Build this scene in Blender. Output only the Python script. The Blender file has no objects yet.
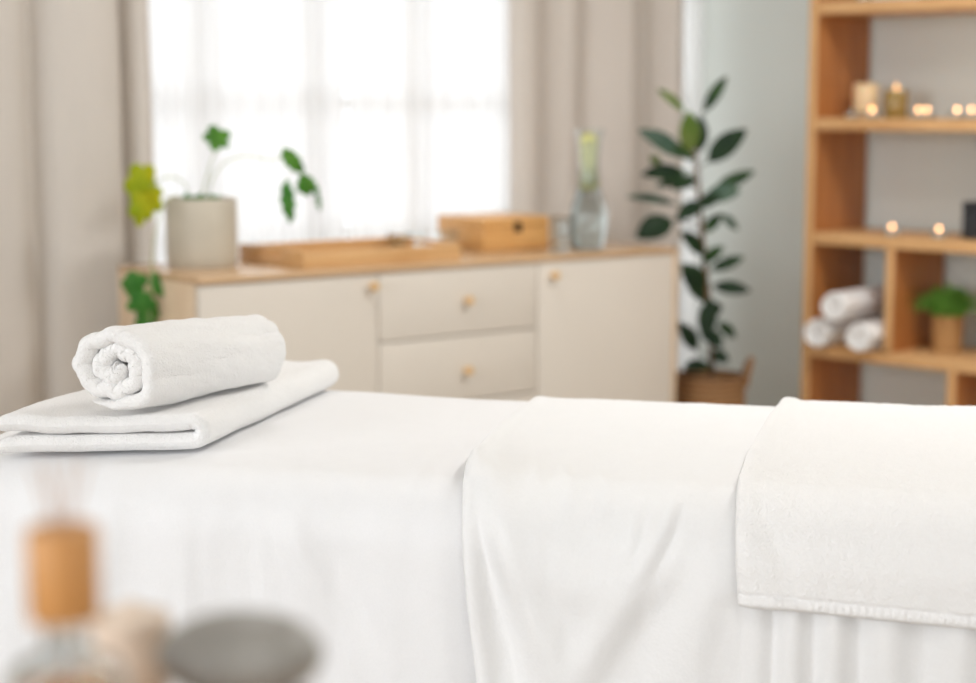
import bpy, math, random
import numpy as np
from mathutils import Vector, Matrix, noise

random.seed(7)
C = bpy.context.scene.collection
PI = math.pi
# ------------------------------------------------------------------ camera geometry (world: X along the window wall, Y towards it)
EYE = 1.2
FPX = 1750.0
PITCH = math.atan(236 / FPX)
FW = Vector((0.601, 0.799, 0)).normalized()      # horizontal view direction
RT = Vector((FW.y, -FW.x, 0))
CAM = Vector((0, 0, EYE))
_f = FW * math.cos(PITCH) - Vector((0, 0, math.sin(PITCH)))
_u = FW * math.sin(PITCH) + Vector((0, 0, math.cos(PITCH)))

def ray(px, py):
    return RT * ((px - 488) / FPX) - _u * ((py - 341.5) / FPX) + _f
def at_z(px, py, z):
    r = ray(px, py); return CAM + r * ((z - EYE) / r.z)
def at_y(px, py, y):
    r = ray(px, py); return CAM + r * (y / r.y)
def at_x(px, py, x):
    r = ray(px, py); return CAM + r * (x / r.x)
def at_d(px, py, d):
    r = ray(px, py); return CAM + r * (d / r.dot(FW))
def cr(xc, zc, h=0.0):                            # sideways / forward metres -> world
    v = RT * xc + FW * zc; return Vector((v.x, v.y, h))

# ------------------------------------------------------------------ materials
def lin(c):
    def f(v):
        v /= 255.0
        return v / 12.92 if v <= 0.04045 else ((v + 0.055) / 1.055) ** 2.4
    return (f(c[0]), f(c[1]), f(c[2]), 1)

class NT:
    def __init__(s, name):
        s.m = bpy.data.materials.new(name); s.m.use_nodes = True
        s.t = s.m.node_tree; s.n = s.t.nodes; s.l = s.t.links
        s.b = s.n['Principled BSDF']; s.out = s.n['Material Output']
    def node(s, typ, **kw):
        n = s.n.new(typ)
        for k, v in kw.items():
            if k in n.inputs: n.inputs[k].default_value = v
            else: setattr(n, k, v)
        return n
    def link(s, a, b): s.l.new(a, b)
    def coords(s, scale=(1, 1, 1), kind='Object', rot=(0, 0, 0)):
        tc = s.node('ShaderNodeTexCoord'); mp = s.node('ShaderNodeMapping')
        mp.inputs['Scale'].default_value = scale; mp.inputs['Rotation'].default_value = rot
        s.link(tc.outputs[kind], mp.inputs[0]); return mp.outputs[0]
    def ramp(s, fac, stops):
        r = s.node('ShaderNodeValToRGB'); e = r.color_ramp.elements
        e[0].position, e[0].color = stops[0]; e[1].position, e[1].color = stops[-1]
        for p, c in stops[1:-1]:
            x = e.new(p); x.color = c
        s.link(fac, r.inputs[0]); return r.outputs[0]
    def bump(s, h, strength, dist):
        b = s.node('ShaderNodeBump'); b.inputs['Strength'].default_value = strength
        b.inputs['Distance'].default_value = dist
        s.link(h, b.inputs['Height']); s.link(b.outputs[0], s.b.inputs['Normal'])

def plain(name, rgb, rough=0.5, spec=0.4, metal=0.0, vary=0.04, vscale=6, bump=0, bscale=200):
    t = NT(name); c = lin(rgb)
    co = t.coords()
    nz = t.node('ShaderNodeTexNoise', Scale=vscale, Detail=3.0); t.link(co, nz.inputs['Vector'])
    lo = tuple(max(0, v * (1 - vary)) for v in c[:3]) + (1,); hi = tuple(min(1, v * (1 + vary)) for v in c[:3]) + (1,)
    t.link(t.ramp(nz.outputs[0], [(0.3, lo), (0.7, hi)]), t.b.inputs['Base Color'])
    t.b.inputs['Roughness'].default_value = rough
    t.b.inputs['Specular IOR Level'].default_value = spec
    t.b.inputs['Metallic'].default_value = metal
    if bump:
        n2 = t.node('ShaderNodeTexNoise', Scale=bscale, Detail=2.0); t.link(co, n2.inputs['Vector'])
        t.bump(n2.outputs[0], bump, 0.002)
    return t.m

def wood(name, light, dark, axis='x', scale=1.0, rough=0.45):
    t = NT(name)
    sc = {'x': (1.2, 14, 14), 'y': (14, 1.2, 14), 'z': (14, 14, 1.2)}[axis]
    co = t.coords(tuple(v * scale for v in sc))
    n1 = t.node('ShaderNodeTexNoise', Scale=2.2, Detail=5.0, Distortion=0.6); t.link(co, n1.inputs['Vector'])
    n2 = t.node('ShaderNodeTexNoise', Scale=11.0, Detail=3.0); t.link(co, n2.inputs['Vector'])
    mx = t.node('ShaderNodeMix', data_type='FLOAT'); mx.inputs[0].default_value = 0.3
    t.link(n1.outputs[0], mx.inputs[2]); t.link(n2.outputs[0], mx.inputs[3])
    t.link(t.ramp(mx.outputs[0], [(0.32, lin(dark)), (0.62, lin(light))]), t.b.inputs['Base Color'])
    t.b.inputs['Roughness'].default_value = rough
    t.b.inputs['Specular IOR Level'].default_value = 0.4
    t.bump(mx.outputs[0], 0.15, 0.001)
    return t.m

def terry(name, rgb, strength=0.55):
    t = NT(name); co = t.coords()
    v = t.node('ShaderNodeTexVoronoi', Scale=420.0); t.link(co, v.inputs['Vector'])
    n = t.node('ShaderNodeTexNoise', Scale=150.0, Detail=4.0, Roughness=0.65); t.link(co, n.inputs['Vector'])
    mx = t.node('ShaderNodeMix', data_type='FLOAT'); mx.inputs[0].default_value = 0.6
    t.link(v.outputs['Distance'], mx.inputs[2]); t.link(n.outputs[0], mx.inputs[3])
    c = lin(rgb)
    t.link(t.ramp(mx.outputs[0], [(0.2, tuple(x * 0.965 for x in c[:3]) + (1,)), (0.6, c)]), t.b.inputs['Base Color'])
    t.b.inputs['Roughness'].default_value = 0.95; t.b.inputs['Specular IOR Level'].default_value = 0.1
    t.b.inputs['Sheen Weight'].default_value = 0.25; t.b.inputs['Sheen Roughness'].default_value = 0.6
    t.bump(mx.outputs[0], strength, 0.004)
    return t.m

def woven(name, rgb, sx=900, strength=0.25):
    t = NT(name); co = t.coords()
    n = t.node('ShaderNodeTexNoise', Scale=sx * 0.4, Detail=3.0); t.link(co, n.inputs['Vector'])
    n0 = t.node('ShaderNodeTexNoise', Scale=30.0, Detail=3.0); t.link(co, n0.inputs['Vector'])
    mx = t.node('ShaderNodeMix', data_type='FLOAT'); mx.inputs[0].default_value = 0.35
    t.link(n.outputs[0], mx.inputs[2]); t.link(n0.outputs[0], mx.inputs[3])
    c = lin(rgb)
    t.link(t.ramp(mx.outputs[0], [(0.3, tuple(x * 0.97 for x in c[:3]) + (1,)), (0.7, c)]), t.b.inputs['Base Color'])
    t.b.inputs['Roughness'].default_value = 0.9; t.b.inputs['Specular IOR Level'].default_value = 0.15
    t.b.inputs['Sheen Weight'].default_value = 0.15
    t.bump(mx.outputs[0], strength, 0.002)
    return t.m

def cloth_trans(name, rgb, trans, clear=0.0, streak=0.06):
    """hanging fabric: diffuse + light coming through + (for sheers) open weave"""
    t = NT(name); t.n.remove(t.b)
    co = t.coords((60, 60, 1.5))
    n = t.node('ShaderNodeTexNoise', Scale=6.0, Detail=3.0); t.link(co, n.inputs['Vector'])
    c = lin(rgb)
    col = t.ramp(n.outputs[0], [(0.3, tuple(x * (1 - streak) for x in c[:3]) + (1,)), (0.7, c)])
    d = t.node('ShaderNodeBsdfDiffuse'); tr = t.node('ShaderNodeBsdfTranslucent')
    t.link(col, d.inputs[0]); t.link(col, tr.inputs[0])
    m1 = t.node('ShaderNodeMixShader'); m1.inputs[0].default_value = trans
    t.link(d.outputs[0], m1.inputs[1]); t.link(tr.outputs[0], m1.inputs[2])
    last = m1
    if clear:
        tp = t.node('ShaderNodeBsdfTransparent')
        m2 = t.node('ShaderNodeMixShader'); m2.inputs[0].default_value = clear
        t.link(m1.outputs[0], m2.inputs[1]); t.link(tp.outputs[0], m2.inputs[2]); last = m2
    t.link(last.outputs[0], t.out.inputs[0])
    return t.m

def glass(name, rgb=(255, 255, 255), ior=1.45, rough=0.0):
    t = NT(name); t.n.remove(t.b)
    g = t.node('ShaderNodeBsdfGlass', IOR=ior, Roughness=rough); g.inputs[0].default_value = lin(rgb)
    t.link(g.outputs[0], t.out.inputs[0]); return t.m

def pane_mat(name):
    t = NT(name); t.n.remove(t.b)
    g = t.node('ShaderNodeBsdfGlossy', Roughness=0.02); tp = t.node('ShaderNodeBsdfTransparent')
    fr = t.node('ShaderNodeFresnel', IOR=1.45)
    m = t.node('ShaderNodeMixShader'); t.link(fr.outputs[0], m.inputs[0])
    t.link(tp.outputs[0], m.inputs[1]); t.link(g.outputs[0], m.inputs[2]); t.link(m.outputs[0], t.out.inputs[0])
    return t.m

def emit(name, rgb, s):
    t = NT(name); t.n.remove(t.b)
    e = t.node('ShaderNodeEmission', Strength=s); e.inputs[0].default_value = lin(rgb)
    t.link(e.outputs[0], t.out.inputs[0]); return t.m

def leafmat(name, rgb, rgb2, rough=0.35, trans=0.25, vs=20):
    t = NT(name); co = t.coords()
    n = t.node('ShaderNodeTexNoise', Scale=vs, Detail=3.0); t.link(co, n.inputs['Vector'])
    col = t.ramp(n.outputs[0], [(0.35, lin(rgb)), (0.65, lin(rgb2))])
    t.link(col, t.b.inputs['Base Color'])
    t.b.inputs['Roughness'].default_value = rough; t.b.inputs['Specular IOR Level'].default_value = 0.22
    tr = t.node('ShaderNodeBsdfTranslucent'); t.link(col, tr.inputs[0])
    m = t.node('ShaderNodeMixShader'); m.inputs[0].default_value = trans
    t.link(t.b.outputs[0], m.inputs[1]); t.link(tr.outputs[0], m.inputs[2]); t.link(m.outputs[0], t.out.inputs[0])
    return t.m

def wicker(name, light, dark, coils=55):
    t = NT(name); co = t.coords((1, 1, coils))
    w = t.node('ShaderNodeTexWave', wave_type='BANDS', bands_direction='Z', Scale=0.33, Distortion=1.0, Detail=2.0)
    t.link(co, w.inputs['Vector'])
    co2 = t.coords((40, 40, coils * 0.6))
    n = t.node('ShaderNodeTexNoise', Scale=2.0, Detail=3.0); t.link(co2, n.inputs['Vector'])
    mx = t.node('ShaderNodeMix', data_type='FLOAT'); mx.inputs[0].default_value = 0.3
    t.link(w.outputs['Fac'], mx.inputs[2]); t.link(n.outputs[0], mx.inputs[3])
    t.link(t.ramp(mx.outputs[0], [(0.25, lin(dark)), (0.7, lin(light))]), t.b.inputs['Base Color'])
    t.b.inputs['Roughness'].default_value = 0.8
    t.bump(mx.outputs[0], 0.6, 0.004)
    return t.m

M = {}
M['terry'] = terry('white_terry', (245, 244, 243), 0.6)
M['terry_soft'] = terry('white_terry_soft', (246, 245, 244), 0.5)
M['sheet'] = woven('white_sheet', (240, 240, 241))
M['blanket'] = woven('white_blanket', (240, 240, 240), 700, 0.45)
M['drape'] = cloth_trans('beige_drape', (226, 219, 211), 0.12)
M['sheer'] = cloth_trans('white_sheer', (250, 250, 250), 0.6, 0.45, 0.03)
M['sheer_dense'] = cloth_trans('white_sheer_dense', (250, 250, 250), 0.72, 0.22, 0.03)
M['wall'] = plain('grey_wall_paint', (226, 234, 231), 0.85, 0.2, vary=0.02, vscale=2, bump=0.1, bscale=120)
M['ceiling'] = plain('ceiling_paint', (240, 238, 234), 0.9, 0.2, vary=0.02)
M['winwall'] = plain('warm_wall_paint', (222, 214, 204), 0.9, 0.2, vary=0.02)
M['white'] = plain('white_paint', (240, 240, 238), 0.5, 0.4, vary=0.02)
M['front'] = plain('cream_front', (220, 212, 201), 0.45, 0.35, vary=0.015, vscale=3)
M['oak_h'] = wood('oak_board', (222, 178, 126), (200, 150, 98), 'x')
M['oak_y'] = wood('oak_top', (212, 180, 144), (190, 154, 116), 'x', rough=0.2)  # base tone lifted to carry the window's reflection on the sideboard top
M['oak_side'] = wood('oak_side', (234, 212, 184), (222, 194, 162), 'z')
M['oak_v'] = wood('oak_panel', (190, 126, 70), (160, 98, 50), 'z')
M['oak_edge'] = wood('oak_edge', (216, 172, 120), (200, 150, 98), 'z')
M['bamboo'] = wood('bamboo', (220, 178, 126), (200, 152, 98), 'x', 1.4, 0.4)
M['bamboo_box'] = wood('bamboo_box', (226, 176, 112), (208, 152, 88), 'x', 1.4, 0.4)
M['knob'] = plain('knob_wood', (222, 184, 132), 0.4, 0.4)
M['dark_metal'] = plain('dark_bronze', (70, 48, 34), 0.4, 0.5, 0.6)
M['steel'] = plain('steel', (190, 188, 184), 0.35, 0.5, 0.9)
M['pot'] = plain('stone_glaze_pot', (194, 186, 170), 0.55, 0.4, vary=0.06, vscale=12)
M['soil'] = plain('soil', (62, 46, 34), 0.95, 0.1, vary=0.4, vscale=60, bump=0.8, bscale=120)
M['glass'] = glass('clear_glass', (250, 252, 252))
M['water'] = glass('water', (252, 254, 254), 1.33)
M['lemon'] = plain('lemon', (240, 234, 150), 0.4, 0.4, vary=0.12, vscale=40)
M['lemon_flesh'] = plain('lemon_flesh', (248, 246, 196), 0.4, 0.4, vary=0.1, vscale=60)
M['pane'] = pane_mat('window_glass')
M['ficus'] = leafmat('ficus_leaf', (34, 58, 34), (56, 84, 46), 0.5, 0.15)
M['ficus_dark'] = leafmat('ficus_leaf_dark', (22, 42, 26), (38, 62, 34), 0.5, 0.1)
M['ficus_grey'] = leafmat('ficus_leaf_grey', (66, 92, 78), (90, 112, 94), 0.4, 0.15)
M['ficus_light'] = leafmat('ficus_leaf_light', (92, 124, 50), (130, 150, 80), 0.4, 0.3)
M['ivy'] = leafmat('ivy_leaf', (70, 128, 40), (104, 160, 62), 0.5, 0.35, 30)
M['ivy_dark'] = leafmat('ivy_leaf_dark', (58, 124, 44), (90, 150, 66), 0.5, 0.3, 30)
M['ivy_yellow'] = leafmat('ivy_leaf_yellow', (206, 200, 30), (168, 190, 40), 0.5, 0.4, 18)
M['vine'] = plain('vine_stem', (168, 178, 130), 0.6, 0.3)
M['bark'] = plain('bark', (118, 92, 70), 0.8, 0.2, vary=0.2, vscale=40)
M['grass'] = leafmat('grass_blade', (110, 172, 64), (156, 210, 104), 0.5, 0.3, 40)
M['basket'] = wicker('wicker_basket', (178, 134, 88), (92, 60, 36), 60)
M['basket_small'] = wicker('woven_pot', (202, 158, 104), (160, 112, 62), 120)
M['black'] = plain('matt_black', (44, 46, 50), 0.5, 0.4, vary=0.1)
M['wax'] = plain('cream_wax', (236, 208, 166), 0.5, 0.4, vary=0.04)
M['wax'].node_tree.nodes['Principled BSDF'].inputs['Subsurface Weight'].default_value = 0.3
M['wax_white'] = plain('white_wax', (240, 234, 226), 0.5, 0.4)
M['olive_glass'] = plain('olive_jar_glass', (150, 124, 66), 0.15, 0.6)
M['wick'] = plain('wick', (40, 34, 30), 0.9, 0.1)
M['flame'] = emit('candle_flame', (255, 186, 124), 8)
M['flame_dim'] = emit('jar_flame', (255, 190, 120), 3)
M['panel_glow'] = emit('panel_glow', (255, 252, 248), 1.5)  # glow of the added ceiling fill panels
M['cork'] = wood('diffuser_cap_wood', (206, 152, 92), (178, 122, 66), 'z', 3)
M['oil'] = plain('amber_oil', (236, 178, 128), 0.3, 0.4)
M['oil'].node_tree.nodes['Principled BSDF'].inputs['Subsurface Weight'].default_value = 0.4
M['label'] = plain('paper_label', (240, 238, 240), 0.7, 0.2)
M['reed'] = plain('reed', (186, 150, 122), 0.8, 0.2)
M['stone'] = plain('basalt_stone', (140, 137, 131), 0.4, 0.5, vary=0.12, vscale=30, bump=0.2, bscale=150)
M['beige_jar'] = plain('beige_ceramic', (222, 204, 186), 0.5, 0.4)
M['vinyl'] = plain('massage_vinyl', (226, 220, 210), 0.5, 0.4)
M['beech'] = wood('beech_legs', (206, 164, 116), (180, 136, 90), 'z')

def floor_mat():
    t = NT('oak_floor'); co = t.coords((1, 1, 1))
    br = t.node('ShaderNodeTexBrick', Scale=1.0)
    br.inputs['Brick Width'].default_value = 1.6; br.inputs['Row Height'].default_value = 0.16
    br.inputs['Mortar Size'].default_value = 0.002
    br.inputs['Color1'].default_value = lin((190, 176, 158)); br.inputs['Color2'].default_value = lin((178, 164, 146))
    br.inputs['Mortar'].default_value = lin((120, 98, 74))
    t.link(co, br.inputs['Vector'])
    co2 = t.coords((1.5, 22, 1)); n = t.node('ShaderNodeTexNoise', Scale=3.0, Detail=4.0); t.link(co2, n.inputs['Vector'])
    mx = t.node('ShaderNodeMix', data_type='RGBA', blend_type='MULTIPLY'); mx.inputs[0].default_value = 0.35
    t.link(br.outputs[0], mx.inputs[6]); t.link(t.ramp(n.outputs[0], [(0.3, (0.6, 0.6, 0.6, 1)), (0.7, (1, 1, 1, 1))]), mx.inputs[7])
    t.link(mx.outputs[2], t.b.inputs['Base Color']); t.b.inputs['Roughness'].default_value = 0.5
    return t.m
M['floor'] = floor_mat()

# ------------------------------------------------------------------ mesh helpers
class MB:
    def __init__(s): s.v = []; s.f = []; s.sm = []; s.cloth = False
    def add(s, verts, faces, smooth=False, mat=None):
        o = len(s.v)
        for p in verts:
            p = Vector(p); s.v.append(mat @ p if mat else p)
        for f in faces: s.f.append([i + o for i in f]); s.sm.append(smooth)
        return s
    def box(s, a, b, bev=0.0, mat=None):
        x0, y0, z0 = (min(a[i], b[i]) for i in range(3)); x1, y1, z1 = (max(a[i], b[i]) for i in range(3))
        e = min(bev, (x1 - x0) * .45, (y1 - y0) * .45, (z1 - z0) * .45)
        if e <= 0:
            v = [(x, y, z) for z in (z0, z1) for y in (y0, y1) for x in (x0, x1)]
            f = [(0, 2, 3, 1), (4, 5, 7, 6), (0, 1, 5, 4), (2, 6, 7, 3), (0, 4, 6, 2), (1, 3, 7, 5)]
            return s.add(v, f, False, mat)
        import bmesh
        bm = bmesh.new(); bmesh.ops.create_cube(bm, size=1)
        for q in bm.verts:
            q.co = Vector(((x0 + x1) / 2 + q.co.x * (x1 - x0), (y0 + y1) / 2 + q.co.y * (y1 - y0), (z0 + z1) / 2 + q.co.z * (z1 - z0)))
        bmesh.ops.bevel(bm, geom=bm.edges[:], offset=e, segments=3, profile=0.5, affect='EDGES')
        bm.verts.index_update()
        s.add([q.co.copy() for q in bm.verts], [[q.index for q in f.verts] for f in bm.faces], True, mat)
        bm.free(); return s
    def lathe(s, prof, n=40, mat=None, closed=False, caps=(True, True)):
        v = []; f = []
        k = len(prof)
        for (r, z) in prof:
            for i in range(n):
                a = 2 * PI * i / n; v.append((r * math.cos(a), r * math.sin(a), z))
        for j in range(k if closed else k - 1):
            jn = (j + 1) % k
            for i in range(n):
                i2 = (i + 1) % n
                f.append((j * n + i, j * n + i2, jn * n + i2, jn * n + i))
        if not closed:
            if caps[0] and prof[0][0] > 1e-6: f.append(tuple(range(n - 1, -1, -1)))
            if caps[1] and prof[-1][0] > 1e-6: f.append(tuple((k - 1) * n + i for i in range(n)))
        return s.add(v, f, True, mat)
    def tube(s, pts, rad, n=8, mat=None):
        pts = [Vector(p) for p in pts]; k = len(pts)
        rad = rad if hasattr(rad, '__len__') else [rad] * k
        v = []; f = []; prev = None
        for j, p in enumerate(pts):
            d = (pts[min(j + 1, k - 1)] - pts[max(j - 1, 0)])
            d = d.normalized() if d.length > 1e-9 else Vector((0, 0, 1))
            if prev is None:
                a = d.cross(Vector((0, 0, 1)));
                if a.length < 0.05: a = d.cross(Vector((1, 0, 0)))
            else:
                a = prev - d * prev.dot(d)
            a.normalize(); prev = a; b = d.cross(a)
            for i in range(n):
                t = 2 * PI * i / n; v.append(p + (a * math.cos(t) + b * math.sin(t)) * rad[j])
        for j in range(k - 1):
            for i in range(n):
                i2 = (i + 1) % n; f.append((j * n + i, j * n + i2, (j + 1) * n + i2, (j + 1) * n + i))
        f.append(tuple(range(n - 1, -1, -1))); f.append(tuple((k - 1) * n + i for i in range(n)))
        return s.add(v, f, True, mat)
    def sheet(s, P, th, mat=None):
        """closed thick sheet from a mid-surface grid P[nu,nv,3] and thickness grid"""
        s.cloth = True
        P = np.asarray(P, float); nu, nv = P.shape[:2]
        du = np.gradient(P, axis=0); dv = np.gradient(P, axis=1)
        N = np.cross(du, dv); N /= (np.linalg.norm(N, axis=2, keepdims=True) + 1e-12)
        th = np.broadcast_to(np.asarray(th, float), (nu, nv))[..., None]
        A = (P + N * th / 2).reshape(-1, 3); B = (P - N * th / 2).reshape(-1, 3)
        v = np.vstack([A, B]).tolist(); K = nu * nv; f = []
        for i in range(nu - 1):
            for j in range(nv - 1):
                a, b, c, d = i * nv + j, (i + 1) * nv + j, (i + 1) * nv + j + 1, i * nv + j + 1
                f.append((a, b, c, d)); f.append((a + K, d + K, c + K, b + K))
        for i in range(nu - 1):
            a, b = i * nv, (i + 1) * nv; f.append((a, a + K, b + K, b))
            a, b = i * nv + nv - 1, (i + 1) * nv + nv - 1; f.append((a, b, b + K, a + K))
        for j in range(nv - 1):
            a, b = j, j + 1; f.append((a, b, b + K, a + K))
            a, b = (nu - 1) * nv + j, (nu - 1) * nv + j + 1; f.append((a, a + K, b + K, b))
        return s.add(v, f, True, mat)
    def build(s, name, mat, parent=None, loc=None):
        me = bpy.data.meshes.new(name)
        off = Vector(loc) if loc is not None else Vector((0, 0, 0))
        me.from_pydata([tuple(p - off) for p in s.v], [], s.f)
        me.polygons.foreach_set('use_smooth', s.sm); me.materials.append(mat); me.update()
        if any(s.sm) and not s.cloth:
            try: me.set_sharp_from_angle(angle=math.radians(50))
            except Exception: pass
        o = bpy.data.objects.new(name, me); C.objects.link(o)
        if loc is not None and parent is None: o.location = off
        if parent is not None:
            o.parent = parent
            if loc is not None: o.location = off
        return o

def tag(o, label=None, cat=None, group=None, kind=None):
    if label: o['label'] = label
    if cat: o['category'] = cat
    if group: o['group'] = group
    if kind: o['kind'] = kind
    return o
def thing(name, label, cat, loc=(0, 0, 0), rz=0.0, group=None):
    o = bpy.data.objects.new(name, None); C.objects.link(o); o.empty_display_size = 0.05
    o.location = loc; o.rotation_euler = (0, 0, rz)
    return tag(o, label, cat, group)
def struct(name, mb, mat, parent=None):
    o = mb.build(name, mat, parent); tag(o, kind='structure'); return o
def copy_tree(o, parent=None):
    c = o.copy(); C.objects.link(c)
    if parent is not None: c.parent = parent
    for ch in [x for x in bpy.data.objects if x.parent == o]: copy_tree(ch, c)
    return c
def smooth_path(pts, n=8):
    pts = [Vector(p) for p in pts]
    if len(pts) < 3:
        return [pts[0].lerp(pts[-1], i / n) for i in range(n + 1)]
    out = []
    q = [pts[0] * 2 - pts[1]] + pts + [pts[-1] * 2 - pts[-2]]
    for i in range(1, len(q) - 2):
        for k in range(n):
            t = k / n
            out.append(0.5 * ((2 * q[i]) + (q[i + 1] - q[i - 1]) * t + (2 * q[i - 1] - 5 * q[i] + 4 * q[i + 1] - q[i + 2]) * t * t + (3 * q[i] - q[i - 1] - 3 * q[i + 1] + q[i + 2]) * t ** 3))
    out.append(pts[-1]); return out
def nz(x, y, z=0.0): return noise.noise(Vector((x, y, z)))
def rim(d, e):                                     # rounded-edge factor from distance to a border
    d = np.clip(np.asarray(d, float) / e, 0, 1); return np.sqrt(np.maximum(1 - (1 - d) ** 2, 0.0)) * 0.97 + 0.03

# ------------------------------------------------------------------ the room
CEIL = 2.6
WY = 4.42                                          # inner face of the window wall
SD = Vector((0.174, -0.984, 0)).normalized()       # along the side wall / shelf front, towards the viewer
SN = Vector((0.984, 0.174, 0)).normalized()        # into the side wall
COR = Vector((4.185, WY, 0))
XL, YB = -2.4, -2.2
XR = COR.x + SD.x / -SD.y * (WY - YB)
struct('floor', MB().box((XL - .2, YB - .2, -0.1), (XR + .3, WY + .6, 0)), M['floor'])
struct('ceiling', MB().box((XL - .2, YB - .2, CEIL), (XR + .3, WY + .6, CEIL + .1)), M['ceiling'])
# window wall with its opening
W0, W1, WZ0, WZ1 = 1.95, COR.x + .32, 0.06, 2.35
T = 0.16
mb = MB()
mb.box((XL - .2, WY, 0), (W0, WY + T, CEIL)); mb.box((W1, WY, 0), (W1 + .2, WY + T, CEIL))
mb.box((W0, WY, WZ1), (W1, WY + T, CEIL)); mb.box((W0, WY, 0), (W1, WY + T, WZ0))
struct('wall_back', mb, M['winwall'])
wr = MB()
a = COR; b = COR + SD * ((WY - YB + .2) / -SD.y)
wr.add([a, b, b + SN * T, a + SN * T] + [p + Vector((0, 0, CEIL)) for p in (a, b, b + SN * T, a + SN * T)],
       [(3, 2, 1, 0), (4, 5, 6, 7), (0, 1, 5, 4), (1, 2, 6, 5), (2, 3, 7, 6), (3, 0, 4, 7)])
struct('wall_right', wr, M['wall'])
def wall_with_hole(name, ax, pos, lo, hi, h0, h1, z0, z1, t):
    mb = MB()
    def bx(l, h, a, b):
        if ax == 'x': mb.box((pos, l, a), (pos + t, h, b))
        else: mb.box((l, pos, a), (h, pos + t, b))
    bx(lo, h0, 0, CEIL); bx(h1, hi, 0, CEIL); bx(h0, h1, z1, CEIL); bx(h0, h1, 0, z0)
    return struct(name, mb, M['ceiling'])
wall_with_hole('wall_left', 'x', XL, YB - .2, WY + .2, -0.6, 3.0, 0.5, 2.35, -T)
wall_with_hole('wall_front', 'y', YB, XL - .2, XR + .3, -1.4, 3.4, 0.5, 2.35, -T)

def window(name, p0, p1, z0, z1, cols, rows, depth=0.05):
    """p0,p1: ends of the opening (2D); frame bars + pane"""
    p0 = Vector((p0[0], p0[1], 0)); p1 = Vector((p1[0], p1[1], 0)); d = (p1 - p0); L = d.length; d.normalize()
    mt = Matrix.Translation(p0) @ Matrix(((d.x, -d.y, 0, 0), (d.y, d.x, 0, 0), (0, 0, 1, 0), (0, 0, 0, 1)))
    root = bpy.data.objects.new(name, None); C.objects.link(root); tag(root, kind='structure')
    w = 0.05; mb = MB(); h = depth / 2
    mb.box((0, -h, z0), (w, h, z1), 0, mt); mb.box((L - w, -h, z0), (L, h, z1), 0, mt)
    mb.box((w, -h, z0), (L - w, h, z0 + w), 0, mt); mb.box((w, -h, z1 - w), (L - w, h, z1), 0, mt)
    for i in range(1, cols):
        x = L * i / cols; mb.box((x - .016, -h * .8, z0 + w), (x + .016, h * .8, z1 - w), 0, mt)
    mb.build('window_frame', M['white'], root)
    mb = MB()
    for j in range(1, rows):
        z = z0 + (z1 - z0) * j / rows; mb.box((w, -h * .6, z - .011), (L - w, h * .6, z + .011), 0, mt)
    mb.build('glazing_bars', M['white'], root)
    MB().box((w * .9, -.003, z0 + w * .9), (L - w * .9, .003, z1 - w * .9), 0, mt).build('pane', M['pane'], root)
    return root
window('window_1', (W0, WY + .03), (W1, WY + .03), WZ0, WZ1, 7, 6)
window('window_2', (XL - .08, 3.0), (XL - .08, -0.6), 0.5, 2.35, 4, 2)
window('window_3', (3.4, YB - .08), (-1.4, YB - .08), 0.5, 2.35, 5, 2)
# skirting
mb = MB(); h = .09
a = COR + SD * .02 - SN * .001; b = COR + SD * ((WY - YB) / -SD.y - .02) - SN * .001
q = [a, a - SN * .014, b - SN * .014, b]
mb.add(q + [p + Vector((0, 0, h)) for p in q], [(0, 1, 2, 3), (7, 6, 5, 4), (1, 0, 4, 5), (2, 1, 5, 6), (3, 2, 6, 7), (0, 3, 7, 4)])
struct('baseboard_right', mb, M['white'])
struct('baseboard_back', MB().box((XL + .01, WY - .015, 0.0), (W0 - .02, WY - .001, h)), M['white'])

# ------------------------------------------------------------------ curtains
def curtain(name, label, cat, prof, z0, z1, mat, th=.006, drift=.01, group=None):
    """prof: (X, distance in front of the wall) control points of the pleats"""
    path = smooth_path([(x, WY - d, 0) for x, d in prof], 10)
    nzv = 26; P = np.zeros((len(path), nzv, 3)); seed = random.random() * 50
    for i, p in enumerate(path):
        for j in range(nzv):
            z = z0 + (z1 - z0) * j / (nzv - 1)
            P[i, j] = (p.x + drift * nz(p.x * 5 + seed, z * 1.4), p.y + drift * nz(p.x * 6, z * 1.2, seed), z)
    o = MB().sheet(P, th).build(name, mat)
    return tag(o, label, cat, group)
def X(px, y=WY - .14): return at_y(px, 200, y).x
curtain('drape_curtain', 'heavy beige curtain hanging left of the bright window', 'curtain',
        [(X(-150), .10), (X(-110), .16), (X(-75), .10), (X(-40), .165), (X(5), .175), (X(24), .16), (X(38), .115), (X(54), .165), (X(85), .182), (X(114), .17), (X(125), .12), (X(131), .075), (X(137), .12), (X(146), .14), (X(155), .115)],
        .02, 2.44, M['drape'])
curtain('drape_curtain', 'heavy beige curtain hanging right of the bright window, behind the carafe', 'curtain',
        [(X(511), .13), (X(519), .165), (X(532), .165), (X(541), .11), (X(552), .10), (X(570), .145), (X(590), .12), (X(612), .16), (X(626), .17), (X(634), .10), (X(645), .12), (X(660), .10), (X(675), .14), (X(686), .11)],
        .02, 2.44, M['drape'])
def wavy(x0, x1, n, d0, amp):
    return [(x0 + (x1 - x0) * i / n, d0 + amp * (1 if i % 2 else -1) * (0.6 + 0.4 * random.random())) for i in range(n + 1)]
curtain('sheer_curtain', 'white sheer curtain panel on the left half of the window, behind the ivy', 'curtain',
        wavy(X(118, WY - .05), X(347, WY - .05), 22, .045, .012), .03, 2.42, M['sheer_dense'], .0012, .006)
curtain('sheer_curtain', 'white sheer curtain panel on the right half of the window, behind the bamboo box', 'curtain',
        wavy(X(352, WY - .05), X(530, WY - .05), 18, .045, .012), .03, 2.42, M['sheer'], .0012, .006)
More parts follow.
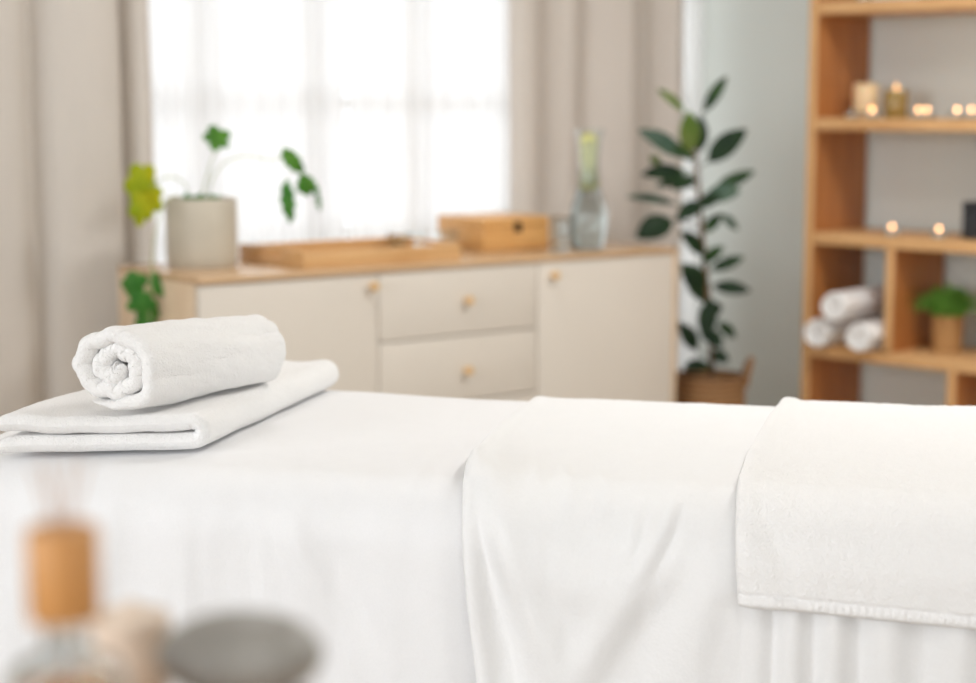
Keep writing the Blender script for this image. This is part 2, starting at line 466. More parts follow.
curtain('sheer_curtain', 'narrow white sheer curtain strip in the room corner behind the rubber fig', 'curtain',
        [(X(668, WY - .05), .05), (X(678, WY - .05), .06), (X(686, WY - .05), .05), (X(694, WY - .05), .065), (X(703, WY - .05), .05)], .03, 2.42, M['sheer'], .0012, .004)
rod = MB().tube([(X(-160), WY - .13, 2.47), (COR.x - .06, WY - .13, 2.47)], .012, 12)
for x in (X(-120), X(300), COR.x - .12): rod.tube([(x, WY, 2.5), (x, WY - .13, 2.5 - .01)], .006, 8)
tag(rod.build('curtain_rod', M['steel']), 'steel curtain rod along the top of the window wall', 'curtain rod')

# ------------------------------------------------------------------ sideboard
CX0, CX1, CY0, CY1, CT = at_y(198.5, 285, 3.68).x, at_y(677, 300, 3.68).x, 3.68, 4.118, 0.797
cab = thing('sideboard', 'low cream-fronted sideboard with wooden top and sides below the window', 'sideboard', ((CX0 + CX1) / 2, (CY0 + CY1) / 2, 0))
cl = Vector(cab.location)
def cpart(name, mb, mat, parent=cab, label=None):
    o = mb.build(name, mat, parent)
    for v in o.data.vertices: v.co -= cl
    if label: o['label'] = label
    return o
th = .013
cpart('top', MB().box((CX0, CY0 - .002, CT - .016), (CX1, CY1, CT), .002), M['oak_y'], label='thin oak top board')
cpart('side_panel', MB().box((CX0, CY0 + .021, .08), (CX0 + th, CY1, CT - .016), .001), M['oak_side'])
cpart('side_panel', MB().box((CX1 - th, CY0, .08), (CX1, CY1, CT - .016), .001), M['oak_side'])
cpart('carcass', MB().box((CX0 + th, CY0 + .03, .08), (CX1 - th, CY1, .10)).box((CX0 + th, CY1 - .012, .10), (CX1 - th, CY1, CT - .017)).box((CX0 + th, CY0 + .03, CT - .034), (CX1 - th, CY1 - .012, CT - .017)), M['front'])
for x in (CX0 + .05, CX1 - .05):
    for y in (CY0 + .05, CY1 - .05):
        cpart('leg', MB().box((x - .02, y - .02, 0), (x + .02, y + .02, .08), .003), M['oak_side'])
g = .002
xs = [CX0 - g * .5, at_y(378.5, 268, CY0).x, at_y(537.5, 258, CY0).x, CX1 - th - g]
ztop = CT - .018
def knob(p, parent):
    m = Matrix.Translation(p) @ Matrix.Rotation(PI / 2, 4, 'X')
    k = MB().lathe([(.006, 0), (.006, .008), (.0105, .012), (.0125, .018), (.011, .023), (.0, .024)], 20, m)
    o = k.build('knob', M['knob'], parent)
    for v in o.data.vertices: v.co -= cl
    o['label'] = 'small round pale wood knob'
def front(name, x0, x1, z0, z1, kp):
    o = cpart(name, MB().box((x0 + g, CY0 + .001, z0 + g), (x1 - g, CY0 + .019, z1 - g), .0015), M['front'])
    kq = at_y(kp[0], kp[1], CY0) if len(kp) == 2 else Vector(kp)
    knob(Vector((kq.x, CY0 + .001, kq.z)), o)
front('door', xs[0], xs[1], .10, ztop, (371, 286))
front('door', xs[2], xs[3], .10, ztop, (552, 275))
z1 = at_y(458, 335.5, CY0).z
dh = ztop - z1
z2 = z1 - dh
xm = at_y(466, 300, CY0).x
front('drawer', xs[1], xs[2], z1, ztop, (466, 300)); front('drawer', xs[1], xs[2], z2, z1, (465.5, 370))
front('drawer', xs[1], xs[2], .10, z2, (xm, CY0, (z2 + .1) / 2))

# ------------------------------------------------------------------ bamboo tray and box, glassware
def on_top(px, py): return at_z(px, py, CT)
p0 = on_top(304, 270); p1x = at_y(461, 258, p0.y).x
pb = at_z(248, 257, CT)
tw = p1x - p0.x; td = min(CY1 - .015 - p0.y, .33)
tray = thing('serving_tray', 'flat bamboo serving tray with slotted handle ends on the sideboard', 'tray', (p0.x + tw / 2, p0.y + td / 2, CT))
hx, hy, hh, wt = tw / 2, td / 2, .046, .012
MB().box((-hx, -hy, 0.0005), (hx, hy, .008), .001).build('tray_base', M['bamboo'], tray)
for y in (-hy, hy - wt): MB().box((-hx, y, .008), (hx, y + wt, hh - .004), .002).build('long_side', M['bamboo'], tray)
for x in (-hx, hx - wt):
    e = MB()
    e.box((x, -hy + wt, .008), (x + wt, -hy * .34, hh), .002); e.box((x, hy * .34, .008), (x + wt, hy - wt, hh), .002)
    e.box((x, -hy * .34, .008), (x + wt, hy * .34, .02), .001); e.box((x, -hy * .34, hh - .012), (x + wt, hy * .34, hh), .001)
    e.build('handle_end', M['bamboo'], tray)
# box
q0 = on_top(484.5, 252); bw = at_y(549, 249, q0.y).x - q0.x
bd = .26
for k in range(60):
    pp = Vector((q0.x, q0.y + .05 + k * .005, CT)); r = pp - CAM; dd = r.dot(_f); pxx = 488 + FPX * r.dot(RT) / dd
    if pxx < 438.5: bd = .05 + k * .005; break
bh = .092
bd = min(bd, CY1 - .01 - q0.y)
bxo = thing('wooden_box', 'closed square bamboo box with a small dark clasp on the sideboard', 'box', (q0.x + bw / 2, q0.y + bd / 2, CT))
X2, Y2 = bw / 2, bd / 2
MB().box((-X2, -Y2, .0005), (X2, Y2, bh * .68), .003).build('box_body', M['bamboo_box'], bxo)
MB().box((-X2, -Y2, bh * .685), (X2, Y2, bh), .003).build('lid', M['bamboo_box'], bxo)
o = MB().box((-.011, -Y2 - .004, bh * .56), (.013, -Y2 + .001, bh * .86), .001).lathe([(.0, -.004), (.005, -.003), (.005, 0)], 12, Matrix.Translation((0.001, -Y2 - .004, bh * .64)) @ Matrix.Rotation(PI / 2, 4, 'X')).build('clasp', M['dark_metal'], bxo)
o['label'] = 'dark metal clasp'

def tumbler_profile(r0, r1, h, w=.0018, base=.008):
    n = 8; out = [(r0 + (r1 - r0) * i / n, h * i / n) for i in range(n + 1)]
    inn = [(r0 + (r1 - r0) * i / n - w, base + (h - base) * i / n) for i in range(n, -1, -1)]
    return [(0.0, 0.0), (r0 * .9, 0.0)] + out + [(r1 - w / 2, h + .0008)] + inn + [(0.0, base)]
tp = on_top(563, 252.5)
tag(MB().lathe(tumbler_profile(.030, .035, .098), 40).build('glass_tumbler', M['glass'], None, None), 'clear empty glass tumbler between the bamboo box and the carafe', 'glass').location = (tp.x, tp.y, CT + .0005)
tray_cups = [(372, 243, 'small clear glass cup in the bamboo tray, leftmost of the three'), (398, 243, 'small clear glass cup in the bamboo tray, middle of the three'), (425, 241, 'small clear glass cup in the bamboo tray nearest the bamboo box')]
cup0 = MB().lathe(tumbler_profile(.024, .031, .045, .002, .006), 36).build('glass_cup', M['glass'])
for i, (px, py, lb) in enumerate(tray_cups):
    o = cup0 if i == 0 else cup0.copy()
    if i: C.objects.link(o)
    p = at_z(px, py + 4, CT + .0085); o.location = (p.x, min(p.y, p0.y + td - .06), CT + .0087)
    tag(o, lb, 'glass', 'glass cups in the bamboo tray')
# carafe
cp = on_top(588.5, 249.5)
car = thing('glass_carafe', 'tall waisted glass carafe with lemon slices in its neck on the sideboard', 'carafe', (cp.x, cp.y, CT + .0005))
prof = [(.034, 0), (.041, .004), (.046, .03), (.0505, .065), (.0525, .092), (.050, .112), (.043, .138), (.035, .160), (.029, .182), (.0265, .205), (.0265, .235), (.0285, .27), (.033, .305), (.042, .338)]
pr = [tuple(v) for v in [(q.x, q.z) for q in smooth_path([(r, 0, z) for r, z in prof], 4)]]
w = .0022
inner = [(max(r - w, 0.001), max(z, .007)) for r, z in pr][::-1]
MB().lathe([(0, 0)] + pr + inner + [(0, .007)], 48).build('bottle', M['glass'], car)
lim = [(max(r - w + .0006, .001), z) for r, z in pr if .0075 < z < .225]
MB().lathe([(0, .0078)] + [(lim[0][0], .0078)] + lim + [(0, lim[-1][1])], 48).build('water', M['water'], car)
for k, (z, tilt, rr) in enumerate([(.186, 1.1, .024), (.204, .5, .0225), (.222, 1.25, .0225), (.242, .6, .0225), (.262, 1.2, .024), (.281, .6, .025), (.30, 1.0, .026)]):
    m = Matrix.Translation((0, 0, z)) @ Matrix.Rotation(math.atan2(FW.y, FW.x) - PI / 2 + .35 * (-1) ** k, 4, 'Z') @ Matrix.Translation((0, .006 * (-1) ** k, 0)) @ Matrix.Rotation(PI / 2 + .25 * (tilt - .9), 4, 'X')
    s_ = MB().lathe([(0, -.0022), (rr, -.0022), (rr + .0006, 0), (rr, .0022), (0, .0022)], 28, m)
    o = s_.build('lemon_slice', M['lemon'] if k % 2 == 0 else M['lemon_flesh'], car); o['label'] = 'pale yellow lemon slice'

# ------------------------------------------------------------------ leaves
def leaf_sheet(base, tip, width, face, curl=.12, fold=.18, shape=1.0, th=.0012, n=14, mcs=7, twist=0):
    base = Vector(base); tip = Vector(tip); d = tip - base; L = d.length; d.normalize()
    face = Vector(face); nrm = (face - d * face.dot(d))
    if nrm.length < 1e-4: nrm = Vector((0, 0, 1))
    nrm.normalize(); side = d.cross(nrm)
    if twist:
        nrm, side = nrm * math.cos(twist) + side * math.sin(twist), side * math.cos(twist) - nrm * math.sin(twist)
    P = np.zeros((n, mcs, 3))
    for i in range(n):
        t = i / (n - 1)
        wv = width / 2 * max(math.sin(PI * min(1, t ** shape)) ** .75, .03)
        for j in range(mcs):
            s = (j / (mcs - 1) * 2 - 1)
            p = base + d * (L * t) + side * (s * wv) + nrm * (curl * L * math.sin(PI * t) * .6 + abs(s) * wv * fold)
            P[i, j] = p
    return P, th

# ------------------------------------------------------------------ rubber fig in its basket
FD = 5.2
bc = at_d(709, 378, FD); base_h = bc.z - .0
fig = thing('rubber_fig', 'tall dark-leaved rubber fig standing beside the sideboard end', 'plant', (bc.x, bc.y, 0))
bas = thing('wicker_basket', 'tall brown wicker basket planter with loop handles holding the rubber fig', 'basket', (bc.x, bc.y, 0))
H = bc.z + .012; R0, R1 = .092, .108
prof = []
nc = 23
for i in range(nc * 4 + 1):
    t = i / (nc * 4); prof.append((R0 + (R1 - R0) * t ** .8 + .005 * abs(math.sin(PI * t * nc)), .002 + (H - .002) * t))
inn = [(r - .010, z) for r, z in prof[::4] if z > .03][::-1]
MB().lathe([(0, .002)] + prof + inn + [(0, .03)], 48).build('basket_body', M['basket'], bas)
for sg in (1, -1):
    side = RT * sg
    c0 = side * (R1 - .002)
    pts = [c0 + FW * -.045 + Vector((0, 0, H - .03)), c0 * 1.07 + FW * -.04 + Vector((0, 0, H + .01)), c0 * 1.17 + FW * -.018 + Vector((0, 0, H + .042)), c0 * 1.17 + FW * .018 + Vector((0, 0, H + .042)), c0 * 1.07 + FW * .04 + Vector((0, 0, H + .01)), c0 + FW * .045 + Vector((0, 0, H - .03))]
    MB().tube(smooth_path(pts, 6), .007, 10).build('handle', M['basket'], bas)
fl = Vector(fig.location)
def fpart(name, mb, mat, label=None):
    o = mb.build(name, mat, fig)
    for v in o.data.vertices: v.co -= fl
    if label: o['label'] = label
    return o
fpart('soil', MB().lathe([(0, H - .05), (R1 - .02, H - .05), (R1 - .02, H - .04), (.03, H - .03), (0, H - .03)], 32, Matrix.Translation((fl.x, fl.y, 0))), M['soil'])
tr = [(712, 388), (712, 372), (711, 340), (707, 290), (704, 255), (701, 222), (699, 195), (696, 165), (694, 140), (693, 118)]
tpts = [at_d(a, b, FD + .01 * math.sin(i * 1.7)) for i, (a, b) in enumerate(tr)]
fpart('trunk', MB().tube(smooth_path(tpts, 5), [.0098 - .006 * i / 45 for i in range(46)], 10), M['bark'])
FL = [  # base, tip, width px, depth offset of the tip, material
    ((704, 112), (727, 76), 10, .05, 'ficus', 0), ((684, 112), (657, 89), 8, .06, 'ficus_light', .5),
    ((690, 152), (689, 110), 16, -.05, 'ficus_light', 0), ((699, 152), (701, 116), 12, .03, 'ficus_dark', .4),
    ((708, 162), (747, 129), 18, -.02, 'ficus_dark', 0), ((684, 157), (638, 130), 16, -.05, 'ficus_grey', .2),
    ((685, 173), (641, 175), 15, -.04, 'ficus_dark', .2), ((714, 190), (755, 171), 11, .02, 'ficus', .3),
    ((706, 196), (741, 191), 15, -.06, 'ficus_grey', .3), ((674, 204), (626, 197), 9, .05, 'ficus_grey', .5),
    ((672, 220), (636, 238), 21, -.05, 'ficus_dark', 0), ((703, 202), (676, 221), 14, -.04, 'ficus_dark', .2),
    ((704, 233), (722, 213), 9, .03, 'ficus', .3), ((721, 214), (738, 230), 7, .06, 'ficus_grey', .4),
    ((703, 254), (680, 231), 13, -.05, 'ficus_dark', .1), ((711, 270), (744, 257), 10, .04, 'ficus', .4),
    ((713, 286), (751, 291), 11, -.03, 'ficus_dark', .3), ((704, 292), (681, 264), 19, -.05, 'ficus_dark', 0),
    ((697, 350), (678, 322), 13, -.04, 'ficus_dark', .1), ((711, 298), (705, 342), 15, -.06, 'ficus_dark', .2),
    ((718, 322), (736, 338), 9, .02, 'ficus', .3), ((712, 352), (729, 362), 11, -.02, 'ficus_dark', .3),
    ((710, 366), (683, 368), 13, -.04, 'ficus_dark', .3), ((686, 182), (654, 187), 9, .06, 'ficus', .4),
    ((694, 158), (668, 146), 12, -.03, 'ficus', .2), ((698, 205), (722, 196), 11, -.05, 'ficus_dark', .3), ((703, 262), (724, 246), 10, -.04, 'ficus', .3), ((706, 300), (688, 290), 12, -.06, 'ficus_dark', .3), ((695, 178), (672, 190), 13, -.06, 'ficus_dark', .2), ((706, 312), (722, 306), 12, .03, 'ficus_dark', .3),
    ((660, 165), (650, 156), 8, .04, 'ficus_light', .3), ((707, 330), (722, 348), 12, -.05, 'ficus_dark', .3)]
def trunk_near(py):
    best = min(range(len(tr) - 1), key=lambda i: abs((tr[i][1] + tr[i + 1][1]) / 2 - py))
    t = (py - tr[best][1]) / (tr[best + 1][1] - tr[best][1]); t = max(0, min(1, t))
    return tpts[best].lerp(tpts[best + 1], t)
for (bq, tq, wpx, dz, mt, tw_) in FL:
    bp = at_d(bq[0], bq[1], FD + dz * .3); tpnt = at_d(tq[0], tq[1], FD + dz)
    P, th_ = leaf_sheet(bp, tpnt, wpx / FPX * FD * 1.3, (CAM - bp).normalized() + Vector((0, 0, .5)), .10, .15, .9, .0014, twist=tw_ * .6)
    lm = MB().sheet(P, th_)
    root_ = trunk_near(min(bq[1] + 10, 380))
    lm.tube(smooth_path([root_, (root_ + bp) / 2 + Vector((0, 0, .006)), bp, bp.lerp(tpnt, .5)], 4), .0022, 6)
    fpart('leaf', lm, M[mt])

# ------------------------------------------------------------------ ivy in the stone-coloured pot
pc = at_z(202.5, 266.5, CT); PD = (pc - CAM).dot(FW)
ivy = thing('potted_ivy', 'trailing ivy with green and yellow leaves in a grey pot on the sideboard', 'plant', (pc.x, pc.y, CT + .0005))
il = Vector(ivy.location)
def ipart(name, mb, mat, label=None):
    o = mb.build(name, mat, ivy)
    for v in o.data.vertices: v.co -= il
    if label: o['label'] = label
    return o
pr_ = 36 / 1768 * PD; ph = .173
ipart('pot', MB().lathe([(0, 0), (pr_ * .93, 0), (pr_ * .97, .006), (pr_, .03), (pr_, ph - .006), (pr_ - .003, ph), (pr_ - .009, ph), (pr_ - .011, ph - .01), (pr_ - .012, .02), (0, .02)], 56, Matrix.Translation(il)), M['pot'])
ipart('soil', MB().lathe([(0, ph - .03), (pr_ - .0125, ph - .03), (pr_ - .0125, ph - .018), (0, ph - .010)], 32, Matrix.Translation(il)), M['soil'])

def ivy_leaf(center, up, face, w, h, lobes=5, depth=.3, seed=0, cup=.15):
    center = Vector(center); up = Vector(up).normalized(); face = Vector(face)
    face = (face - up * face.dot(up)).normalized(); side = up.cross(face)
    w, h = w * 1.15, h * 1.15; n = 60; rings = 5; v = []; f = []
    rnd = random.Random(seed)
    ph_ = [rnd.uniform(.8, 1.15) for _ in range(lobes)]
    for k in range(rings + 1):
        s = k / rings
        for i in range(n):
            a = 2 * PI * i / n
            lo = (1 - depth) + depth * abs(math.cos(lobes * a / 2)) ** .8
            lo *= ph_[int(((a / (2 * PI) * lobes) + .5) % lobes)]
            if k < rings: lo = lo * s + (1 - s) * .8
            x = math.sin(a) * lo * s * w / 2; y = math.cos(a) * lo * s * h / 2
            zz = -cup * (w + h) / 4 * s * s + .012 * math.sin(a * lobes) * s * (w + h) / 2
            v.append(center + side * x + up * y + face * zz)
    m = len(v)
    for k in range(rings):
        for i in range(n):
            i2 = (i + 1) % n; f.append((k * n + i, k * n + i2, (k + 1) * n + i2, (k + 1) * n + i))
    th_ = face * .001
    v2 = [p - th_ for p in v]; f2 = [tuple(q + m for q in reversed(q4)) for q4 in f]
    e = [((rings) * n + i, (rings) * n + (i + 1) % n, rings * n + (i + 1) % n + m, rings * n + i + m) for i in range(n)]
    return MB().add(v + v2, f + f2 + e, True)
px2m = PD / 1768
tocam = (CAM - pc).normalized()
top_ = Vector((pc.x, pc.y, CT + ph - .015))
def I(px, py, dz=0): return at_d(px, py, PD + dz)
stems = [[top_ + Vector((0, 0, 0)), I(205, 185), I(212, 160), I(219, 140)],
         [top_ + RT * .02, I(212, 180, -.02), I(226, 162, -.03), I(248, 156, -.04), I(270, 160, -.04), I(284, 158, -.04), I(296, 165, -.04), I(304, 174, -.04), I(314, 190, -.04), I(320, 206, -.04)],
         [top_ - RT * .03, I(186, 186, -.03), I(176, 178, -.06), I(164, 178, -.07), I(152, 186, -.08)],
         [top_ - RT * .05 - FW * .02, I(176, 196, -.10), I(164, 204, -.14), I(155, 235, -.16), I(152, 262, -.17), I(150, 284, -.18), I(149, 304, -.18), I(150, 322, -.18)]]
stem_r = [.0022, .002, .002, .002]
for sp, r_ in zip(stems, stem_r):
    ipart('stem', MB().tube(smooth_path(sp, 6), r_, 6), M['vine'])
ipart('stem', MB().tube(smooth_path([I(296, 170, -.04), I(286, 182, -.04), I(286, 200, -.04), I(290, 215, -.04)], 6), .0014, 6), M['vine'])
UPV = Vector((0, 0, 1))
def il_(px, py, w, h, mat, dz=0, rot=0.0, lobes=5, depth=.3, seed=0, yaw=0.0, label=None):
    up = UPV * math.cos(rot) + RT * math.sin(rot)
    fc = tocam * math.cos(yaw) + RT * math.sin(yaw) + Vector((0, 0, .25))
    ipart('leaf', ivy_leaf(I(px, py, dz), up, fc, w * px2m, h * px2m, lobes, depth, seed), M[mat], label)
il_(218, 137, 29, 28, 'ivy', 0, 2.2, 5, .34, 3, .75)
YD = -.085
il_(141, 183, 27, 34, 'ivy_yellow', YD, 3.3, 5, .3, 5, .2, 'yellowing leaf'); il_(150, 192, 27, 34, 'ivy_yellow', YD + .012, 2.7, 5, .3, 6, 0, 'yellowing leaf'); il_(140, 208, 24, 36, 'ivy_yellow', YD - .012, 3.2, 5, .3, 7, .1, 'yellowing leaf')
for k, (x, y) in enumerate([(187, 199), (194, 200), (203, 201), (210, 199), (217, 200), (199, 198)]):
    il_(x, y, 11, 9, 'ivy_dark', -.03 + .012 * k, .4 * k, 5, .3, 20 + k)
def blade(p, q, w, mat, dz=-.04, tw=0.0, sh=.9):
    P, t_ = leaf_sheet(I(p[0], p[1], dz), I(q[0], q[1], dz), w * 1.25 * px2m, tocam + UPV * .2, .12, .2, sh, .001, twist=tw)
    a = np.arange(P.shape[0])[:, None, None]
    P = P + np.array(RT)[None, None, :] * (.0035 * np.sin(a * 1.9))
    ipart('leaf', MB().sheet(P, t_), M[mat])
blade((282, 148), (304, 174), 13, 'ivy', tw=.3); blade((286, 179), (291, 224), 12, 'ivy_dark', tw=.2); blade((302, 172), (309, 196), 16, 'ivy', tw=.1, sh=1.2)
blade((308, 188), (320, 190), 6, 'ivy_dark'); blade((316, 188), (320, 212), 4, 'ivy_dark')
LD = -.18
il_(133, 285, 25, 26, 'ivy_dark', LD, 3.6, 5, .2, 31); il_(159, 286, 17, 26, 'ivy_dark', LD + .01, 2.6, 5, .3, 32, .7); il_(142, 303, 27, 24, 'ivy_dark', LD - .01, 3.1, 5, .32, 33); il_(151, 312, 16, 20, 'ivy', LD + .01, 3.0, 5, .3, 34, .5); il_(146, 320, 20, 18, 'ivy_dark', LD, 3.0, 5, .3, 35)

# ------------------------------------------------------------------ the tall open shelf
ZF = 5.35
sp0 = cr(.1812 * ZF, ZF)                           # outer front corner of the left side panel
sc_ = ZF / 4.3
rz = math.atan2(SD.y, SD.x)                        # local x runs along the front towards the viewer, local y out of the wall... 
shelf = thing('bookshelf', 'tall open oak shelf unit with staggered compartments against the grey wall', 'shelf', (sp0.x, sp0.y, 0), rz)
# local frame: +x along SD, +y = SN (into the wall)
SDP, SWD, BT = .300, 1.16, .036
def sloc(px, py, ld):                              # point on the plane at local depth ld inside the shelf
    o_ = sp0 + SN * ld; r = ray(px, py); t = (o_ - CAM).dot(SN) / r.dot(SN); p = CAM + r * t
    return Vector(((p - sp0).dot(SD), ld, p.z))
bots = [.091 + .345 * k for k in range(7)]
ft = .032
MB().box((0, 0, 0), (ft * .9, SDP, bots[-1] + BT), .002).build('side_panel', M['oak_v'], shelf)
MB().box((SWD - ft * .9, 0, 0), (SWD, SDP, bots[-1] + BT), .002).build('side_panel', M['oak_v'], shelf)
for z in bots:
    MB().box((ft * .9, .001, z), (SWD - ft * .9, SDP, z + BT), .002).build('shelf_board', M['oak_h'], shelf)
d1 = sloc(884.5, 320, 0).x; d2 = sloc(947, 390, 0).x
for xx, k in ((d1, 1), (d2, 0), (.62, 2), (.78, 4), (d1 + .1, 5)):
    MB().box((xx, .002, bots[k] + BT), (xx + .027, SDP, bots[k + 1]), .002).build('divider', M['oak_v'], shelf)
# pale front edging strips of the two upright kinds
for xx, a, b, w_ in ((0, 0, bots[-1] + BT, ft * .9), (d1, bots[1] + BT, bots[2], .027), (d2, bots[0] + BT, bots[1], .027)):
    MB().box((xx, -.003, a), (xx + w_, .0005, b), .001).build('edge_strip', M['oak_edge'], shelf)
smat = Matrix.Translation(shelf.location) @ Matrix.Rotation(rz, 4, 'Z')
def sw(x, y, z): return smat @ Vector((x, y, z))
zB, zC, zD, zA = bots[3] + BT, bots[2] + BT, bots[1] + BT, bots[4] + BT

# tea lights
def on_shelf(px, z, ld): # x along the board for a pixel column at depth ld
    v = sloc(px, 200, ld); return v.x
def tealight(lab, x, y, z, lit=True):
    w_ = sw(x, y, z + .0005)
    t = thing('tea_light', lab, 'candle', w_, 0, 'tea lights on the oak shelf')
    MB().lathe([(0, 0), (.021, 0), (.0225, .003), (.0235, .024), (.022, .024), (.0208, .004), (0, .004)], 24).build('glass_holder', M['glass'], t)
    MB().lathe([(0, .0045), (.0195, .0045), (.0195, .015), (.004, .0145), (0, .0145)], 20).build('wax', M['wax_white'], t)
    MB().tube([(0, 0, .0145), (0.0005, 0, .021)], .0008, 6).build('wick', M['wick'], t)
    if lit:
        MB().lathe([(0, .0195), (.0032, .021), (.0046, .0245), (.0038, .028), (.0018, .031), (0, .033)], 14).build('flame', M['flame'], t)
    return t
tl = [(869.7, zB, .045, 'lit tea light in front of the cream pillar candle'), (915.5, zB, .05, 'lit tea light just right of the olive jar candle'),
      (924, zB, .11, 'lit tea light behind its neighbour, beyond the olive jar candle'), (954, zB, .06, 'lit tea light on the upper middle board, second from the right'),
      (968, zB, .06, 'lit tea light on the upper middle board, farthest right'),
      (893, zC, .05, 'lit tea light on the board above the rolled towels, over the divider'), (940, zC, .06, 'lit tea light next to the black box'),
      (858, zA, .05, 'lit tea light on the topmost visible board, leftmost there'), (921, zA, .06, 'lit tea light on the topmost visible board, middle of its three'),
      (936, zA, .06, 'lit tea light on the topmost visible board, rightmost of its three')]
for px, z, ld, lb in tl: tealight(lb, on_shelf(px, z, ld), ld, z)
tealight('unlit tea light at the left end of the upper middle board', on_shelf(850, zB, .05), .05, zB, False)
# pillar candle
pxx = on_shelf(863, zB, .13)
cnd = thing('pillar_candle', 'thick cream pillar candle on the upper middle shelf board', 'candle', sw(pxx, .13, zB + .0005))
MB().lathe([(0, 0), (.036, 0), (.038, .003), (.038, .096), (.036, .103), (.028, .101), (.012, .094), (0, .092)], 40).build('wax', M['wax'], cnd)
MB().tube([(0, 0, .092), (.001, 0, .101), (.003, 0, .106)], .0011, 6).build('wick', M['wick'], cnd)
pxx = on_shelf(893, zB, .14)
jar = thing('jar_candle', 'olive coloured jar candle with a small flame beside the cream candle', 'candle', sw(pxx, .14, zB + .0005))
MB().lathe([(0, 0), (.033, 0), (.0355, .004), (.0355, .082), (.034, .084), (.0325, .082), (.0325, .006), (0, .006)], 40).build('jar', M['olive_glass'], jar)
MB().lathe([(0, .0065), (.032, .0065), (.032, .07), (0, .069)], 32).build('wax', M['wax'], jar)
MB().tube([(0, 0, .069), (.0006, 0, .079)], .001, 6).build('wick', M['wick'], jar)
MB().lathe([(0, .077), (.004, .081), (.0055, .087), (.004, .094), (.0016, .101), (0, .105)], 14).build('flame', M['flame_dim'], jar)
# black box
bx0 = on_shelf(962.5, zC, .05)
bb = thing('black_box', 'matt black square box at the right edge on the middle shelf board', 'box', sw(bx0 + .06, .11, zC + .0005), rz)
MB().box((-.06, -.06, 0), (.06, .06, .082), .004).build('box_body', M['black'], bb)
MB().box((-.061, -.061, .083), (.061, .061, .108), .004).build('lid', M['black'], bb)
# grass pot
gx = on_shelf(952, zD, .15)
gp = thing('potted_plant', 'bushy green grass plant in a woven tan pot on the shelf', 'plant', sw(gx, .15, zD + .0005))
pf = []
for i in range(57):
    t = i / 56; pf.append((.042 + .005 * t + .0016 * abs(math.sin(PI * t * 14)), .108 * t))
MB().lathe([(0, 0)] + pf + [(r - .006, z) for r, z in pf[::4] if z > .02][::-1] + [(0, .02)], 36).build('pot', M['basket_small'], gp)
MB().lathe([(0, .085), (.0405, .085), (.0405, .09), (0, .098)], 24).build('soil', M['soil'], gp)
gm = MB(); rr = random.Random(4)
for i in range(520):
    a = rr.uniform(0, 2 * PI); r0 = .036 * math.sqrt(rr.random()); sp = rr.uniform(.01, .095); hgt = rr.uniform(.06, .125) * (1.1 - sp * 4)
    p0_ = Vector((r0 * math.cos(a), r0 * math.sin(a), .092)); a2 = a + rr.uniform(-.7, .7)
    dr = Vector((math.cos(a2), math.sin(a2), 0))
    p1_ = p0_ + dr * sp * .4 + Vector((0, 0, hgt * .8)); p2_ = p0_ + dr * sp + Vector((0, 0, hgt * rr.uniform(.45, 1.0)))
    sd = Vector((-dr.y, dr.x, 0)) * rr.uniform(.002, .004)
    u = Vector((0, 0, .0006)) + dr * .0006
    v = [p0_ - sd * .5, p0_ + sd * .5, p1_ + sd, p1_ - sd, p2_]
    gm.add(v + [q - u for q in v], [(0, 1, 2, 3), (3, 2, 4), (6, 5, 8, 7), (7, 8, 9), (0, 3, 8, 5), (1, 6, 7, 2), (3, 4, 9, 8), (2, 7, 9, 4), (0, 5, 6, 1)], True)
gm.build('foliage', M['grass'], gp)

# ------------------------------------------------------------------ rolled towels
def roll_mesh(L, R, turns, layer, seed=1, r0=.006, nl=46, nth=210, amp=.0018, taper=0.0, start=0.0, sag=.06, bulge=.0, tight=1.0, ew=1.0, edge_r=.6, dense=True, shear=(0, 0), tail=.8, hug=0.0):
    """spiral thick sheet; axis along +Y from 0 to L, resting on z=0, centre height R"""
    ths = np.linspace(0, turns * 2 * PI, nth)
    rc = R - layer / 2
    P = np.zeros((nth, nl, 3)); TH = np.zeros((nth, nl))
    sl = np.linspace(0, 1, nl); sl = sl + .12 * np.sin(2 * PI * sl) / (2 * PI) * -6.5 if dense else sl
    for i, t in enumerate(ths):
        fr = t / (turns * 2 * PI)
        rad = r0 + (rc - r0) * (fr ** tight)
        if hug:
            pt = (rc - r0) / turns; back = turns * 2 * PI - t
            if back < hug: rad -= (1 - back / hug) ** 2 * pt * .46
        for j in range(nl):
            yy = sl[j]; y = L * yy
            k = 1 - taper * yy + bulge * math.sin(PI * yy)
            ang = -(t - turns * 2 * PI) + start
            wob = amp * (1.6 * nz(math.cos(ang) * 2.2 + seed, math.sin(ang) * 2.2, yy * 2.5 + fr * 3) + .4 * nz(math.cos(ang) * 5 + seed, math.sin(ang) * 5, y * 34))
            r_ = rad * k + wob
            x = r_ * math.cos(ang); z = r_ * math.sin(ang) - taper * yy * R
            z *= 1 - sag * .5; x *= 1 + sag * .5
            endwob = .004 * nz(fr * 5 + seed, yy * .1, 3) + (.006 * (1 - fr) - .003) * (1 if yy < .5 else -1)
            P[i, j] = (x, y + endwob * abs(2 * yy - 1) * ew + x * (shear[0] * (1 - yy) + shear[1] * yy), z)
    dl = np.minimum(sl, 1 - sl) * L
    dt = np.minimum(np.linspace(0, 1, nth), 1 - np.linspace(0, 1, nth)) * (turns * PI * R)
    TH = layer * .985 * rim(dl, layer * edge_r)[None, :] * rim(dt, layer * tail)[:, None]
    if hug:
        bk_ = np.clip((turns * 2 * PI - ths) / hug, 0, 1); TH = TH * (1 - .9 * (1 - bk_) ** 2)[:, None]
    zmin = None
    mb = MB().sheet(P, TH)
    # inside-out check is not needed for an opaque cloth; drop so the lowest point touches z=0
    zmin = min(v.z for v in mb.v)
    for v in mb.v: v.z -= zmin
    return mb
